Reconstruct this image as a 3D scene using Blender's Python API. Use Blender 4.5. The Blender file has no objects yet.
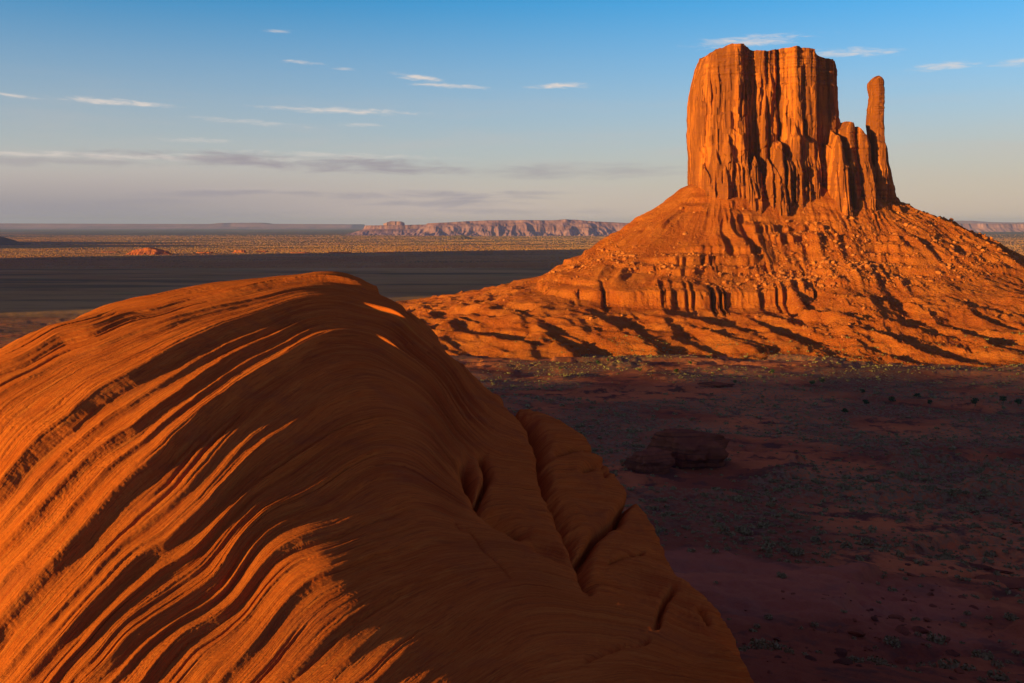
import bpy, math, random
import numpy as np
from mathutils import Vector

R = math.radians
rng = np.random.default_rng(7)
random.seed(7)
scene = bpy.context.scene
COL = scene.collection

# ------------------------------------------------------------------ camera
F = 1000.0                      # focal length in pixels of a 1024 px wide frame
HOR = 224.0                     # picture row of the horizon
PITCH = 0.0                     # level camera with a perspective-control shift, so uprights stay upright
cam_d = bpy.data.cameras.new('camera')
cam_d.sensor_width = 36.0
cam_d.lens = F / 1024.0 * 36.0
cam_d.shift_y = -(341.5 - HOR) / 1024.0
cam_d.clip_start = 0.3
cam_d.clip_end = 200000.0
cam = bpy.data.objects.new('camera', cam_d)
cam.rotation_euler = (R(90) - PITCH, 0, 0)
COL.objects.link(cam)
scene.camera = cam

# ------------------------------------------------------------------ light
SUN_AZ, SUN_EL = R(57), R(5.0)      # azimuth measured from straight behind the viewer towards the left
S = Vector((-math.sin(SUN_AZ) * math.cos(SUN_EL), -math.cos(SUN_AZ) * math.cos(SUN_EL), math.sin(SUN_EL)))
sun_d = bpy.data.lights.new('sun', 'SUN')
sun_d.energy = 5.0
sun_d.angle = R(0.6)
sun_d.color = (1.0, 0.80, 0.13)
sun = bpy.data.objects.new('sun', sun_d)
sun.rotation_euler = (-S).to_track_quat('-Z', 'Y').to_euler()
COL.objects.link(sun)
scene.view_settings.view_transform = 'Standard'
scene.view_settings.look = 'None'
scene.view_settings.gamma = 1.0
scene.view_settings.use_curve_mapping = False
scene.view_settings.exposure = 0.92
scene.cycles.volume_bounces = 0
scene.cycles.use_denoising = True


class NT:
    """small helper round a node tree"""
    def __init__(self, tree):
        self.t = tree
        self.n = tree.nodes
        self.n.clear()

    def link(self, a, b):
        self.t.links.new(a, b)

    def node(self, typ, **kw):
        nd = self.n.new(typ)
        for k, v in kw.items():
            setattr(nd, k, v)
        return nd

    def put(self, sock, v):
        if hasattr(v, 'is_output'):
            self.link(v, sock)
        elif isinstance(v, (tuple, list)) and len(v) == 3 and sock.type == 'RGBA':
            sock.default_value = (*v, 1)
        else:
            sock.default_value = v

    def math(self, op, a, b=0.0, c=None, clamp=False):
        nd = self.node('ShaderNodeMath', operation=op, use_clamp=clamp)
        self.put(nd.inputs[0], a)
        self.put(nd.inputs[1], b)
        if c is not None:
            self.put(nd.inputs[2], c)
        return nd.outputs[0]

    def vmath(self, op, a, b=(0, 0, 0)):
        nd = self.node('ShaderNodeVectorMath', operation=op)
        self.put(nd.inputs[0], a)
        self.put(nd.inputs[1], b)
        return nd.outputs[0]

    def mix(self, f, a, b, mode='MIX'):
        nd = self.node('ShaderNodeMix', data_type='RGBA', blend_type=mode)
        nd.clamp_factor = True
        self.put(nd.inputs[0], f)
        self.put(nd.inputs[6], a)
        self.put(nd.inputs[7], b)
        return nd.outputs[2]

    def rng(self, v, a, b, c=0.0, d=1.0, smooth=True):
        nd = self.node('ShaderNodeMapRange')
        nd.interpolation_type = 'SMOOTHSTEP' if smooth else 'LINEAR'
        nd.clamp = True
        self.put(nd.inputs[0], v)
        for i, q in enumerate((a, b, c, d)):
            self.put(nd.inputs[1 + i], q)
        return nd.outputs[0]

    def noise(self, vec, scale, detail=4.0, rough=0.55, dist=0.0):
        nd = self.node('ShaderNodeTexNoise')
        self.put(nd.inputs['Vector'], vec)
        nd.inputs['Scale'].default_value = scale
        nd.inputs['Detail'].default_value = detail
        nd.inputs['Roughness'].default_value = rough
        nd.inputs['Distortion'].default_value = dist
        return nd.outputs[0]

    def comb(self, x, y, z):
        nd = self.node('ShaderNodeCombineXYZ')
        for i, q in enumerate((x, y, z)):
            self.put(nd.inputs[i], q)
        return nd.outputs[0]


# ------------------------------------------------------------------ sky
world = bpy.data.worlds.new('World')
scene.world = world
world.use_nodes = True
w = NT(world.node_tree)
sky = w.node('ShaderNodeTexSky', sky_type='NISHITA')
sky.sun_disc = False
sky.sun_elevation = SUN_EL
sky.sun_rotation = R(180) + SUN_AZ
sky.altitude = 1600
sky.air_density = 1.0
sky.dust_density = 1.2
sky.ozone_density = 2.2
tc = w.node('ShaderNodeTexCoord')
dirv = w.vmath('NORMALIZE', tc.outputs['Generated'])
sep = w.node('ShaderNodeSeparateXYZ')
w.link(dirv, sep.inputs[0])
dx, dy, dz = sep.outputs
el = w.math('MULTIPLY', w.math('ARCSINE', dz), 180 / math.pi)          # degrees above the horizon
az = w.math('MULTIPLY', w.math('ARCTAN2', dx, dy), 180 / math.pi)      # degrees to the right of the view axis
# high thin clouds: each a long ragged streak at its own bearing and height
nz = w.noise(w.comb(w.math('MULTIPLY', az, 0.75), w.math('MULTIPLY', w.math('ADD', el, w.math('MULTIPLY', az, .03)), 4.2), 0.0), 1.0, 7, 0.66, 0.6)
nz3 = w.noise(w.comb(w.math('MULTIPLY', az, 0.28), w.math('MULTIPLY', el, 1.9), 7.0), 1.0, 7, 0.62, 0.5)
nz2 = w.noise(w.comb(w.math('MULTIPLY', az, 0.11), w.math('MULTIPLY', el, 0.95), 4.0), 1.0, 5, 0.6, 0.3)


def ae(px, py):
    p = PITCH
    a, b = (px - 512) / F, (HOR - py) / F
    y = math.cos(p) + b * math.sin(p)
    z = -math.sin(p) + b * math.cos(p)
    return math.degrees(math.atan2(a, y)), math.degrees(math.atan2(z, math.hypot(a, y)))


def streak(px, py, wpx, hpx, amt, slope=0.0, n=None):
    a0, e0 = ae(px, py)
    wd, hd = wpx / F * 57.3, hpx / F * 57.3
    a = w.math('SUBTRACT', az, a0)
    e = w.math('SUBTRACT', w.math('SUBTRACT', el, e0), w.math('MULTIPLY', a, slope))
    q = w.math('ADD', w.math('POWER', w.math('ABSOLUTE', w.math('DIVIDE', a, wd)), 2.0),
               w.math('POWER', w.math('ABSOLUTE', w.math('DIVIDE', e, hd)), 2.0))
    g = w.math('EXPONENT', w.math('MULTIPLY', q, -1.0))
    v = w.math('ADD', g, w.math('MULTIPLY', w.math('SUBTRACT', n or nz, 0.5), 2.6))
    return w.math('MULTIPLY', w.math('MULTIPLY', w.rng(v, 0.22, 1.4), amt), w.rng(g, 0.02, 0.5))


bright = None
for s in ((115, 102, 55, 3.2, 0.9, -0.04), (10, 95, 28, 2.2, .7, -0.05), (345, 111, 85, 3.5, .75, -0.02),
          (418, 78, 26, 3.5, .9, -0.12), (450, 86, 40, 2.6, .85, -0.05), (562, 86, 34, 3.2, .95, 0.02),
          (300, 62, 22, 2.2, .55, -0.05), (360, 125, 24, 2.4, .45, 0), (280, 31, 14, 2, .5, 0),
          (750, 41, 60, 6, .75, 0.03), (850, 52, 45, 4.5, .7, -0.03), (945, 66, 32, 4, .65, 0.02), (1015, 63, 22, 3.5, .6, .05),
          (345, 69, 14, 1.8, .4, 0), (200, 140, 40, 2.6, .4, 0), (150, 157, 230, 4.0, .6, 0.0), (330, 155, 120, 3, .4, -.02), (220, 190, 90, 3, .3, .03), (250, 122, 60, 3, .35, -.06)):
    v = streak(*s)
    bright = v if bright is None else w.math('MAXIMUM', bright, v)
dark = None
for s in ((70, 208, 95, 8, .8, 0), (120, 203, 70, 5, .7, .02), (190, 194, 60, 4.5, .85, .03), (250, 192, 26, 3, .8, 0),
          (300, 193, 30, 3, .7, 0), (420, 196, 130, 5, .9, -.01), (440, 203, 90, 6, .85, 0), (320, 164, 220, 9, .95, -.03), (60, 162, 160, 5, .5, .01), (520, 172, 160, 7, .6, -.02),
          (160, 201, 45, 4, .6, 0), (20, 215, 90, 7, .85, 0), (545, 193, 60, 3, .6, 0), (600, 170, 110, 8, .45, 0), (480, 212, 120, 5, .6, 0), (230, 213, 120, 5, .5, 0)):
    v = streak(*s, n=nz3)
    dark = v if dark is None else w.math('MAXIMUM', dark, v)
haze_f = w.math('POWER', w.rng(el, 12.8, 0.5, 0, 1, False), 1.2)
# dusk sky: bright low down, deep overhead
deep = w.rng(el, 13.0, 32.0)
skyc = sky.outputs[0]
skyc = w.mix(1.0, skyc, (0.31, 0.93, 1.22), 'MULTIPLY')
skyc = w.mix(w.math('MULTIPLY', haze_f, 0.92), skyc, (3.15, 2.4, 2.05))
skyc = w.mix(w.math('MULTIPLY', w.rng(nz2, .42, .72), w.math('MULTIPLY', w.rng(el, 10, 1), .25)), skyc, (2.8, 2.4, 2.25))
skyc = w.mix(w.math('MULTIPLY', w.math('MULTIPLY', w.rng(el, 9.0, 0.5), w.rng(az, -8, 30)), .5), skyc, (3.0, 2.3, 1.6))
skyc = w.mix(bright, skyc, (3.8, 3.3, 2.95))
skyc = w.mix(w.math('MULTIPLY', w.math('MULTIPLY', w.rng(el, 4.5, 0.3), w.rng(az, 12, -22)), .7), skyc, (2.5, 2.05, 2.05))
skyc = w.mix(w.math('MULTIPLY', w.math('MULTIPLY', w.rng(el, 3.4, 0.4), w.rng(az, 0, -24)), .75), skyc, (1.3, 1.28, 1.42))
skyc = w.mix(dark, skyc, (1.65, 1.5, 1.64))
# dusk: the vault overhead is dim and rosy
skyc = w.mix(1.0, skyc, w.mix(deep, (1, 1, 1), (4.4, .82, .8)), 'MULTIPLY')
bg = w.node('ShaderNodeBackground')
w.link(skyc, bg.inputs[0])
bg.inputs[1].default_value = 0.112
wo = w.node('ShaderNodeOutputWorld')
w.link(bg.outputs[0], wo.inputs[0])

# ------------------------------------------------------------------ numeric helpers
_perm = np.random.default_rng(11).permutation(256).astype(np.int32)
_perm = np.concatenate([_perm, _perm, _perm])
_ga = np.random.default_rng(12).uniform(0, 2 * np.pi, 256)
_gx, _gy = np.cos(_ga), np.sin(_ga)


def pn(x, y, seed=0):
    """2-D gradient noise, about -0.7..0.7"""
    x = np.asarray(x, float) + seed * 17.31
    y = np.asarray(y, float) - seed * 9.77
    xi, yi = np.floor(x).astype(np.int64), np.floor(y).astype(np.int64)
    fx, fy = x - xi, y - yi
    xi &= 255
    yi &= 255
    u = fx * fx * fx * (fx * (fx * 6 - 15) + 10)
    v = fy * fy * fy * (fy * (fy * 6 - 15) + 10)

    def g(ix, iy, ax, ay):
        h = _perm[_perm[ix & 255] + (iy & 255)]
        return _gx[h] * ax + _gy[h] * ay
    a = g(xi, yi, fx, fy)
    b = g(xi + 1, yi, fx - 1, fy)
    c = g(xi, yi + 1, fx, fy - 1)
    d = g(xi + 1, yi + 1, fx - 1, fy - 1)
    return (a + u * (b - a)) + v * ((c + u * (d - c)) - (a + u * (b - a)))


def fbm(x, y, oct=4, seed=0, gain=0.5, lac=2.03):
    s = 0
    a = 1.0
    for i in range(oct):
        s = s + a * pn(x, y, seed + i * 3)
        x = x * lac
        y = y * lac
        a *= gain
    return s


def ridged(x, y, oct=4, seed=0, gain=0.5):
    s = 0
    a = 1.0
    for i in range(oct):
        s = s + a * (1 - 2.2 * np.abs(pn(x, y, seed + i * 3)))
        x = x * 2.07
        y = y * 2.07
        a *= gain
    return s


def sstep(a, b, x):
    t = np.clip((x - a) / (b - a), 0, 1)
    return t * t * (3 - 2 * t)


def terrace(z, step, sharp=0.8):
    q = z / step
    f = np.floor(q)
    t = q - f
    t2 = np.clip((t - 0.5) / (1 - sharp) + 0.5, 0, 1)
    t2 = t2 * t2 * (3 - 2 * t2)
    return step * (f + t2)


def tps_fit(P, v, lam=0.0):
    n = len(P)
    d = np.linalg.norm(P[:, None] - P[None], axis=2)
    K = np.where(d > 0, d * d * np.log(d + 1e-12), 0) + lam * np.eye(n)
    A = np.zeros((n + 3, n + 3))
    A[:n, :n] = K
    A[:n, n] = 1
    A[:n, n + 1:] = P
    A[n, :n] = 1
    A[n + 1:, :n] = P.T
    sol = np.linalg.solve(A, np.concatenate([v, [0, 0, 0]]))
    return P, sol


def tps_eval(fit, Q):
    P, sol = fit
    n = len(P)
    out = sol[n] + Q @ sol[n + 1:]
    for i in range(n):
        d2 = (Q[:, 0] - P[i, 0]) ** 2 + (Q[:, 1] - P[i, 1]) ** 2
        out = out + sol[i] * 0.5 * d2 * np.log(d2 + 1e-20)
    return out


def mesh_obj(name, V, faces, mat, parent=None, smooth=True, attrs=None):
    me = bpy.data.meshes.new(name)
    V = np.ascontiguousarray(V, dtype=np.float32)
    faces = np.ascontiguousarray(faces, dtype=np.int32)
    nf, k = faces.shape
    me.vertices.add(len(V))
    me.vertices.foreach_set('co', V.ravel())
    me.loops.add(nf * k)
    me.loops.foreach_set('vertex_index', faces.ravel())
    me.polygons.add(nf)
    me.polygons.foreach_set('loop_start', np.arange(0, nf * k, k, dtype=np.int32))
    me.polygons.foreach_set('use_smooth', np.full(nf, smooth, dtype=bool))
    me.update(calc_edges=True)
    for k2, a in (attrs or {}).items():
        if a.ndim == 1:
            at = me.attributes.new(k2, 'FLOAT', 'POINT')
            at.data.foreach_set('value', a.astype(np.float32))
        else:
            at = me.attributes.new(k2, 'FLOAT_VECTOR', 'POINT')
            at.data.foreach_set('vector', np.ascontiguousarray(a, dtype=np.float32).ravel())
    me.materials.append(mat)
    o = bpy.data.objects.new(name, me)
    COL.objects.link(o)
    if parent:
        o.parent = parent
    return o


def grid_faces(n, m, wrap=False):
    """n rows by m columns; rows outer"""
    i = np.arange(n - 1)[:, None]
    mm = m if wrap else m - 1
    j = np.arange(mm)[None]
    j2 = (j + 1) % m
    return np.stack([i * m + j, i * m + j2, (i + 1) * m + j2, (i + 1) * m + j], axis=-1).reshape(-1, 4)


def tag(o, label=None, cat=None, group=None, kind=None):
    if label:
        o['label'] = label
    if cat:
        o['category'] = cat
    if group:
        o['group'] = group
    if kind:
        o['kind'] = kind
    return o


def empty(name, loc):
    o = bpy.data.objects.new(name, None)
    o.location = loc
    COL.objects.link(o)
    return o


# ------------------------------------------------------------------ materials
def new_mat(name):
    m = bpy.data.materials.new(name)
    m.use_nodes = True
    t = NT(m.node_tree)
    out = t.node('ShaderNodeOutputMaterial')
    b = t.node('ShaderNodeBsdfPrincipled')
    b.inputs['Roughness'].default_value = 1.0
    b.inputs['Specular IOR Level'].default_value = 0.0
    t.link(b.outputs[0], out.inputs[0])
    return m, t, b


def bump(t, b, h, strength, dist):
    bp = t.node('ShaderNodeBump')
    bp.inputs['Strength'].default_value = strength
    bp.inputs['Distance'].default_value = dist
    t.link(h, bp.inputs['Height'])
    t.link(bp.outputs[0], b.inputs['Normal'])


def attr(t, name, out='Fac'):
    a = t.node('ShaderNodeAttribute', attribute_name=name)
    return a.outputs[out]


def pos(t):
    return t.node('ShaderNodeNewGeometry').outputs['Position']


def mat_sandstone():
    m, t, b = new_mat('cross_bedded_sandstone')
    fl = attr(t, 'flow', 'Vector')
    p = pos(t)
    n1 = t.noise(t.vmath('MULTIPLY', fl, (5.0, 1.2, 1)), 1.0, 6, .65)
    n2 = t.noise(t.vmath('MULTIPLY', fl, (38.0, 2.2, 1)), 1.0, 6, .7)
    n3 = t.noise(p, 0.5, 6, .6)
    n4 = t.noise(p, 14.0, 5, .7)
    c = t.mix(t.rng(n1, .3, .7), (0.44, 0.072, 0.014), (0.54, 0.102, 0.020))
    c = t.mix(t.rng(n2, .42, .75), c, (0.56, 0.135, 0.027))
    c = t.mix(t.rng(n2, .46, .22), c, (0.28, 0.045, 0.015))
    n5 = t.noise(t.vmath('MULTIPLY', fl, (130.0, 5.0, 1)), 1.0, 4, .75)
    n6 = t.noise(t.vmath('MULTIPLY', fl, (12.0, 2.0, 1)), 1.0, 6, .7)
    c = t.mix(t.math('MULTIPLY', t.rng(n5, .52, .64), .6), c, (0.2, 0.034, 0.012))
    c = t.mix(t.math('MULTIPLY', t.rng(n6, .54, .66), .5), c, (0.24, 0.042, 0.016))
    c = t.mix(t.math('MULTIPLY', t.rng(n5, .42, .34), .5), c, (0.6, 0.15, 0.04))
    c = t.mix(t.math('MULTIPLY', t.rng(n3, .5, .75), .5), c, (0.30, 0.06, 0.024))
    c = t.mix(t.math('MULTIPLY', t.rng(n4, .55, .8), .35), c, (0.24, 0.048, 0.02))
    t.put(b.inputs['Base Color'], c)
    h = t.math('ADD', t.math('MULTIPLY', n2, 0.7), t.math('MULTIPLY', n4, 0.42))
    bump(t, b, h, 0.8, 0.07)
    return m


def mat_cliff():
    m, t, b = new_mat('butte_cliff_rock')
    p = pos(t)
    st = t.noise(t.vmath('MULTIPLY', p, (.16, .16, .012)), 1.0, 6, .65, .3)
    st2 = t.noise(t.vmath('MULTIPLY', p, (.5, .5, .05)), 1.0, 5, .65)
    hz = t.noise(t.vmath('MULTIPLY', p, (.012, .012, .35)), 1.0, 5, .6)
    sp = t.node('ShaderNodeSeparateXYZ')
    t.link(p, sp.inputs[0])
    z = sp.outputs[2]
    c = t.mix(t.rng(st2, .3, .7), (0.39, 0.085, 0.018), (0.53, 0.13, 0.027))
    big = t.noise(t.vmath('MULTIPLY', p, (.045, .045, .009)), 1.0, 5, .6)
    c = t.mix(t.math('MULTIPLY', t.rng(st, .45, .53), .8), c, (0.17, 0.038, 0.014))
    c = t.mix(t.math('MULTIPLY', t.rng(big, .44, .56), .6), c, (0.15, 0.036, 0.014))
    top = t.math('ADD', t.rng(z, 128, 150, 0.15, .6), t.rng(z, 62, 40, 0, .45))
    c = t.mix(t.math('MULTIPLY', t.rng(hz, .45, .65), top), c, (0.2, 0.046, 0.02))
    t.put(b.inputs['Base Color'], c)
    h = t.math('ADD', t.math('MULTIPLY', st2, .8), t.math('MULTIPLY', hz, .6))
    bump(t, b, h, 0.5, 2.0)
    return m


def mat_talus():
    m, t, b = new_mat('red_talus')
    p = pos(t)
    n1 = t.noise(p, .035, 5, .6)
    n2 = t.noise(p, .35, 5, .7)
    n3 = t.noise(t.vmath('MULTIPLY', p, (.01, .01, .3)), 1.0, 4, .6)
    rub = attr(t, 'rubble')
    c = t.mix(t.rng(n1, .38, .62), (0.42, 0.08, 0.016), (0.54, 0.122, 0.024))
    c = t.mix(t.math('MULTIPLY', t.rng(n3, .5, .66), .55), c, (0.36, 0.062, 0.014))
    c = t.mix(t.math('MULTIPLY', t.rng(n2, .52, .72), rub), c, (0.5, 0.155, 0.05))
    c = t.mix(t.math('MULTIPLY', t.rng(n2, .46, .3), .5), c, (0.23, 0.048, 0.018))
    t.put(b.inputs['Base Color'], c)
    bump(t, b, t.math('ADD', n2, t.math('MULTIPLY', t.noise(p, 1.1, 4, .7), .6)), 1.0, 3.0)
    return m


def mat_ground():
    m, t, b = new_mat('desert_floor')
    p = pos(t)
    far = attr(t, 'plain')
    wash = attr(t, 'wash')
    veg = attr(t, 'veg')
    n1 = t.noise(p, .012, 6, .62)
    n2 = t.noise(p, .09, 6, .68)
    n3 = t.noise(p, .7, 5, .7)
    n5 = t.noise(p, .0011, 6, .6)
    c = t.mix(t.rng(n1, .40, .60), (0.24, 0.055, 0.028), (0.55, 0.13, 0.048))
    c = t.mix(t.rng(n2, .5, .62), c, (0.13, 0.042, 0.028))
    c = t.mix(t.math('MULTIPLY', veg, t.rng(n3, .42, .6)), c, (0.23, 0.125, 0.07))
    c = t.mix(t.math('MULTIPLY', wash, .5), c, t.mix(n2, (0.42, 0.105, 0.058), (0.52, 0.15, 0.088)))
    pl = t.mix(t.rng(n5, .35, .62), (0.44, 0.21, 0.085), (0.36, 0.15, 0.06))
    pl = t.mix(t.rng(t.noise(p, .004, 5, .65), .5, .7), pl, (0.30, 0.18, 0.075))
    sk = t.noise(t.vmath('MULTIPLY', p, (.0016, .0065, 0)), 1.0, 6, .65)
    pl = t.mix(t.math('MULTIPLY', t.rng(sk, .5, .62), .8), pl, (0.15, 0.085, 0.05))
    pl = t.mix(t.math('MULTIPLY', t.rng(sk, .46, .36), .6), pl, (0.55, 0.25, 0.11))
    pl = t.mix(attr(t, 'far_shade'), pl, t.mix(n5, (0.13, 0.085, 0.075), (0.2, 0.12, 0.09)))  # shade of the farthest plain put in as darker colour
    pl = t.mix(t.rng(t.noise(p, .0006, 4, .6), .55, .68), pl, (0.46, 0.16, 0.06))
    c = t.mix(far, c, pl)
    t.put(b.inputs['Base Color'], c)
    bump(t, b, t.math('ADD', n2, t.math('MULTIPLY', n3, .3)), 0.8, 1.2)
    t.put(b.inputs['Normal'].links[0].from_node.inputs['Strength'], t.math('MULTIPLY', t.math('SUBTRACT', 1.0, far), 0.8))
    return m


def mat_simple(name, c1, c2, scale, bscale, bdist, c3=None, strata=0.0):
    m, t, b = new_mat(name)
    p = pos(t)
    n1 = t.noise(p, scale, 6, .62)
    n2 = t.noise(p, bscale, 5, .7)
    c = t.mix(t.rng(n1, .35, .65), c1, c2)
    if c3:
        hz = t.noise(t.vmath('MULTIPLY', p, (strata * .03, strata * .03, strata)), 1.0, 4, .6)
        c = t.mix(t.rng(hz, .48, .62), c, c3)
    t.put(b.inputs['Base Color'], c)
    bump(t, b, n2, .7, bdist)
    return m


def mat_leaf(name, c1, c2):
    m, t, b = new_mat(name)
    oi = t.node('ShaderNodeObjectInfo')
    n = t.noise(pos(t), 1.7, 2, .5)
    c = t.mix(t.math('ADD', t.math('MULTIPLY', n, .7), t.math('MULTIPLY', oi.outputs['Random'], .3)), c1, c2)
    t.put(b.inputs['Base Color'], c)
    b.inputs['Roughness'].default_value = .8
    return m


M_SAND = mat_sandstone()
M_CLIFF = mat_cliff()
M_TALUS = mat_talus()
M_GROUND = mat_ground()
M_BOULDER = mat_simple('orange_boulder_rock', (0.36, 0.08, 0.022), (0.47, 0.13, 0.04), .11, .9, .5)
M_OUTCROP = mat_simple('dark_layered_rock', (0.18, 0.045, 0.026), (0.27, 0.068, 0.034), .12, 1.2, .6, (0.11, 0.034, 0.022), 1.3)
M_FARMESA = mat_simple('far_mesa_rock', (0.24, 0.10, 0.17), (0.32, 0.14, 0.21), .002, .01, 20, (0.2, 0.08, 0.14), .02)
M_DARKMESA = mat_simple('plateau_rock', (0.16, 0.085, 0.05), (0.24, 0.11, 0.06), .004, .02, 10, (0.14, 0.075, 0.05), .03)
M_REDHILL = mat_simple('red_hill_rock', (0.42, 0.085, 0.03), (0.5, 0.12, 0.04), .012, .06, 5)
M_SAGE = mat_leaf('sagebrush_leaves', (0.2, 0.13, 0.06), (0.30, 0.20, 0.095))
M_JUNIPER = mat_leaf('juniper_leaves', (0.035, 0.05, 0.022), (0.07, 0.085, 0.035))
M_BRUSH = mat_simple('dry_brush', (0.40, 0.145, 0.06), (0.46, 0.19, 0.075), .002, .3, .3)
M_BARK = mat_simple('juniper_bark', (0.12, 0.08, 0.05), (0.2, 0.13, 0.08), 3, 9, .03)

# ------------------------------------------------------------------ ground
G_R = np.array([0, 60, 90, 150, 300, 450, 560, 750, 950, 1500, 3000, 6000, 12000, 25000, 70000])
G_Z = np.array([-37, -38, -40.5, -59, -79, -88, -92, -97, -101, -112, -122, -128, -138, -150, -170])
BC = np.array([278.0, 1040.0])          # butte centre
SEG = 62.5                              # half length of the block's spine
RAD = 40.0


def butte_d(x, y):
    qx = np.clip(x - BC[0], -SEG, SEG)
    ax, ay = np.abs(x - BC[0] - qx) + 1e-6, np.abs(y - BC[1]) + 1e-6
    d2 = np.hypot(ax, ay)
    p = 2 + 2.5 * sstep(RAD + 5, RAD + 110, d2)        # the skirt squares off towards its foot
    m = np.maximum(ax, ay)
    return m * ((ax / m) ** p + (ay / m) ** p) ** (1 / p) - RAD


def ground_z(x, y):
    r = np.hypot(x, y)
    lr = np.log(r + 30)
    z = np.interp(lr, np.log(G_R + 30), G_Z)
    near = sstep(40, 160, r)
    far = sstep(900, 1800, r)
    h = 3.2 * (1 - .85 * far) * fbm(x / 170, y / 120, 3, 21) + 2.4 * (1 - far) * (fbm(x / 55, y / 30, 4, 31))
    tz = terrace(h + 0.9 * fbm(x / 26, y / 14, 3, 41), 2.3, .86)
    msk = sstep(-.15, .3, pn(x / 210, y / 150, 51)) * (1 - sstep(800, 1500, r))
    h = h * (1 - msk) + tz * msk
    h = h + (1 - sstep(250, 700, r)) * (.75 * fbm(x / 9, y / 6, 4, 61) + .4 * ridged(x / 5, y / 3.4, 3, 66))
    h = h + (1 - sstep(600, 1200, r)) * .35 * fbm(x / 14, y / 10, 3, 71)
    # broad swells of the far plain
    h = h + far * (3.0 * fbm(x / 900, y / 1500, 3, 81) + 10 * sstep(2500, 8000, r) * fbm(x / 3000, y / 2600, 3, 91))
    hm = sstep(2600, 3400, r) * (1 - sstep(11000, 14000, r))
    h = h + hm * (0.4 * fbm(x / 110, y / 110, 3, 95) + .25 * ridged(x / 160, y / 160, 2, 97))
    return z + h * (0.25 + .75 * near)


def ground_attrs(x, y):
    r = np.hypot(x, y)
    plain = sstep(950, 1700, r + 160 * fbm(x / 200, y / 200, 3, 5))
    px = 512 + F * x / np.maximum(y, 1)
    w1 = np.exp(-((x - 48) / 34) ** 2 - ((y - 172) / 34) ** 2)
    w2 = np.exp(-((x - 75) / 26) ** 2 - ((y - 345) / 22) ** 2) * .0
    wash = np.clip(sstep(.25, .75, w1 + .5 * fbm(x / 30, y / 22, 4, 7)) * sstep(.1, .3, w1), 0, 1)
    veg = sstep(-.22, .25, fbm(x / 80, y / 60, 4, 15) + .12) * sstep(170, 330, r + 50 * pn(x / 40, y / 40, 3)) * (1 - wash)
    far_shade = sstep(10500, 12500, r + 1500 * pn(x / 4000, y / 3000, 9))  # mask for the distant shaded band, painted into the ground colour
    return plain, wash, veg, far_shade


pys = np.linspace(760, 236, 640)
rr = []
rs = np.exp(np.linspace(np.log(40), np.log(60000), 6000))
qs = -np.interp(np.log(rs + 30), np.log(G_R + 30), G_Z) / rs * F + HOR
for p in pys:
    rr.append(np.interp(-p, -qs, rs))
rr = np.array(sorted(set(np.round(rr, 3))))
rr = np.concatenate([[0.5, 15, 30], rr[(rr > 42) & (rr < 2900)], np.exp(np.linspace(np.log(2900), np.log(11000), 400)), np.exp(np.linspace(np.log(11100), np.log(60000), 110))])
th = np.concatenate([np.arctan((np.linspace(-60, 1084, 800) - 512) / F)])
th2 = np.linspace(th[-1], th[0] + 2 * np.pi, 90)[1:-1]
TH = np.concatenate([th, th2])
RR, TT = np.meshgrid(rr, TH, indexing='ij')
X, Y = RR * np.sin(TT), RR * np.cos(TT)
Z = ground_z(X, Y)
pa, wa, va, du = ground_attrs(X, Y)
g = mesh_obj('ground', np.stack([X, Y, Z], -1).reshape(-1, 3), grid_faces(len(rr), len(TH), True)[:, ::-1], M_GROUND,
             attrs={'plain': pa.ravel(), 'wash': wa.ravel(), 'veg': va.ravel(), 'far_shade': du.ravel()})
tag(g, kind='structure')

# ------------------------------------------------------------------ foreground sandstone dome
# control points: picture column, picture row, distance ahead in metres -> height follows
CP = []


def cp(px, py, y):
    CP.append((px, y, -(py - HOR) / F * y))


def cz(px, y, z):
    CP.append((px, y, z))


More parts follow.
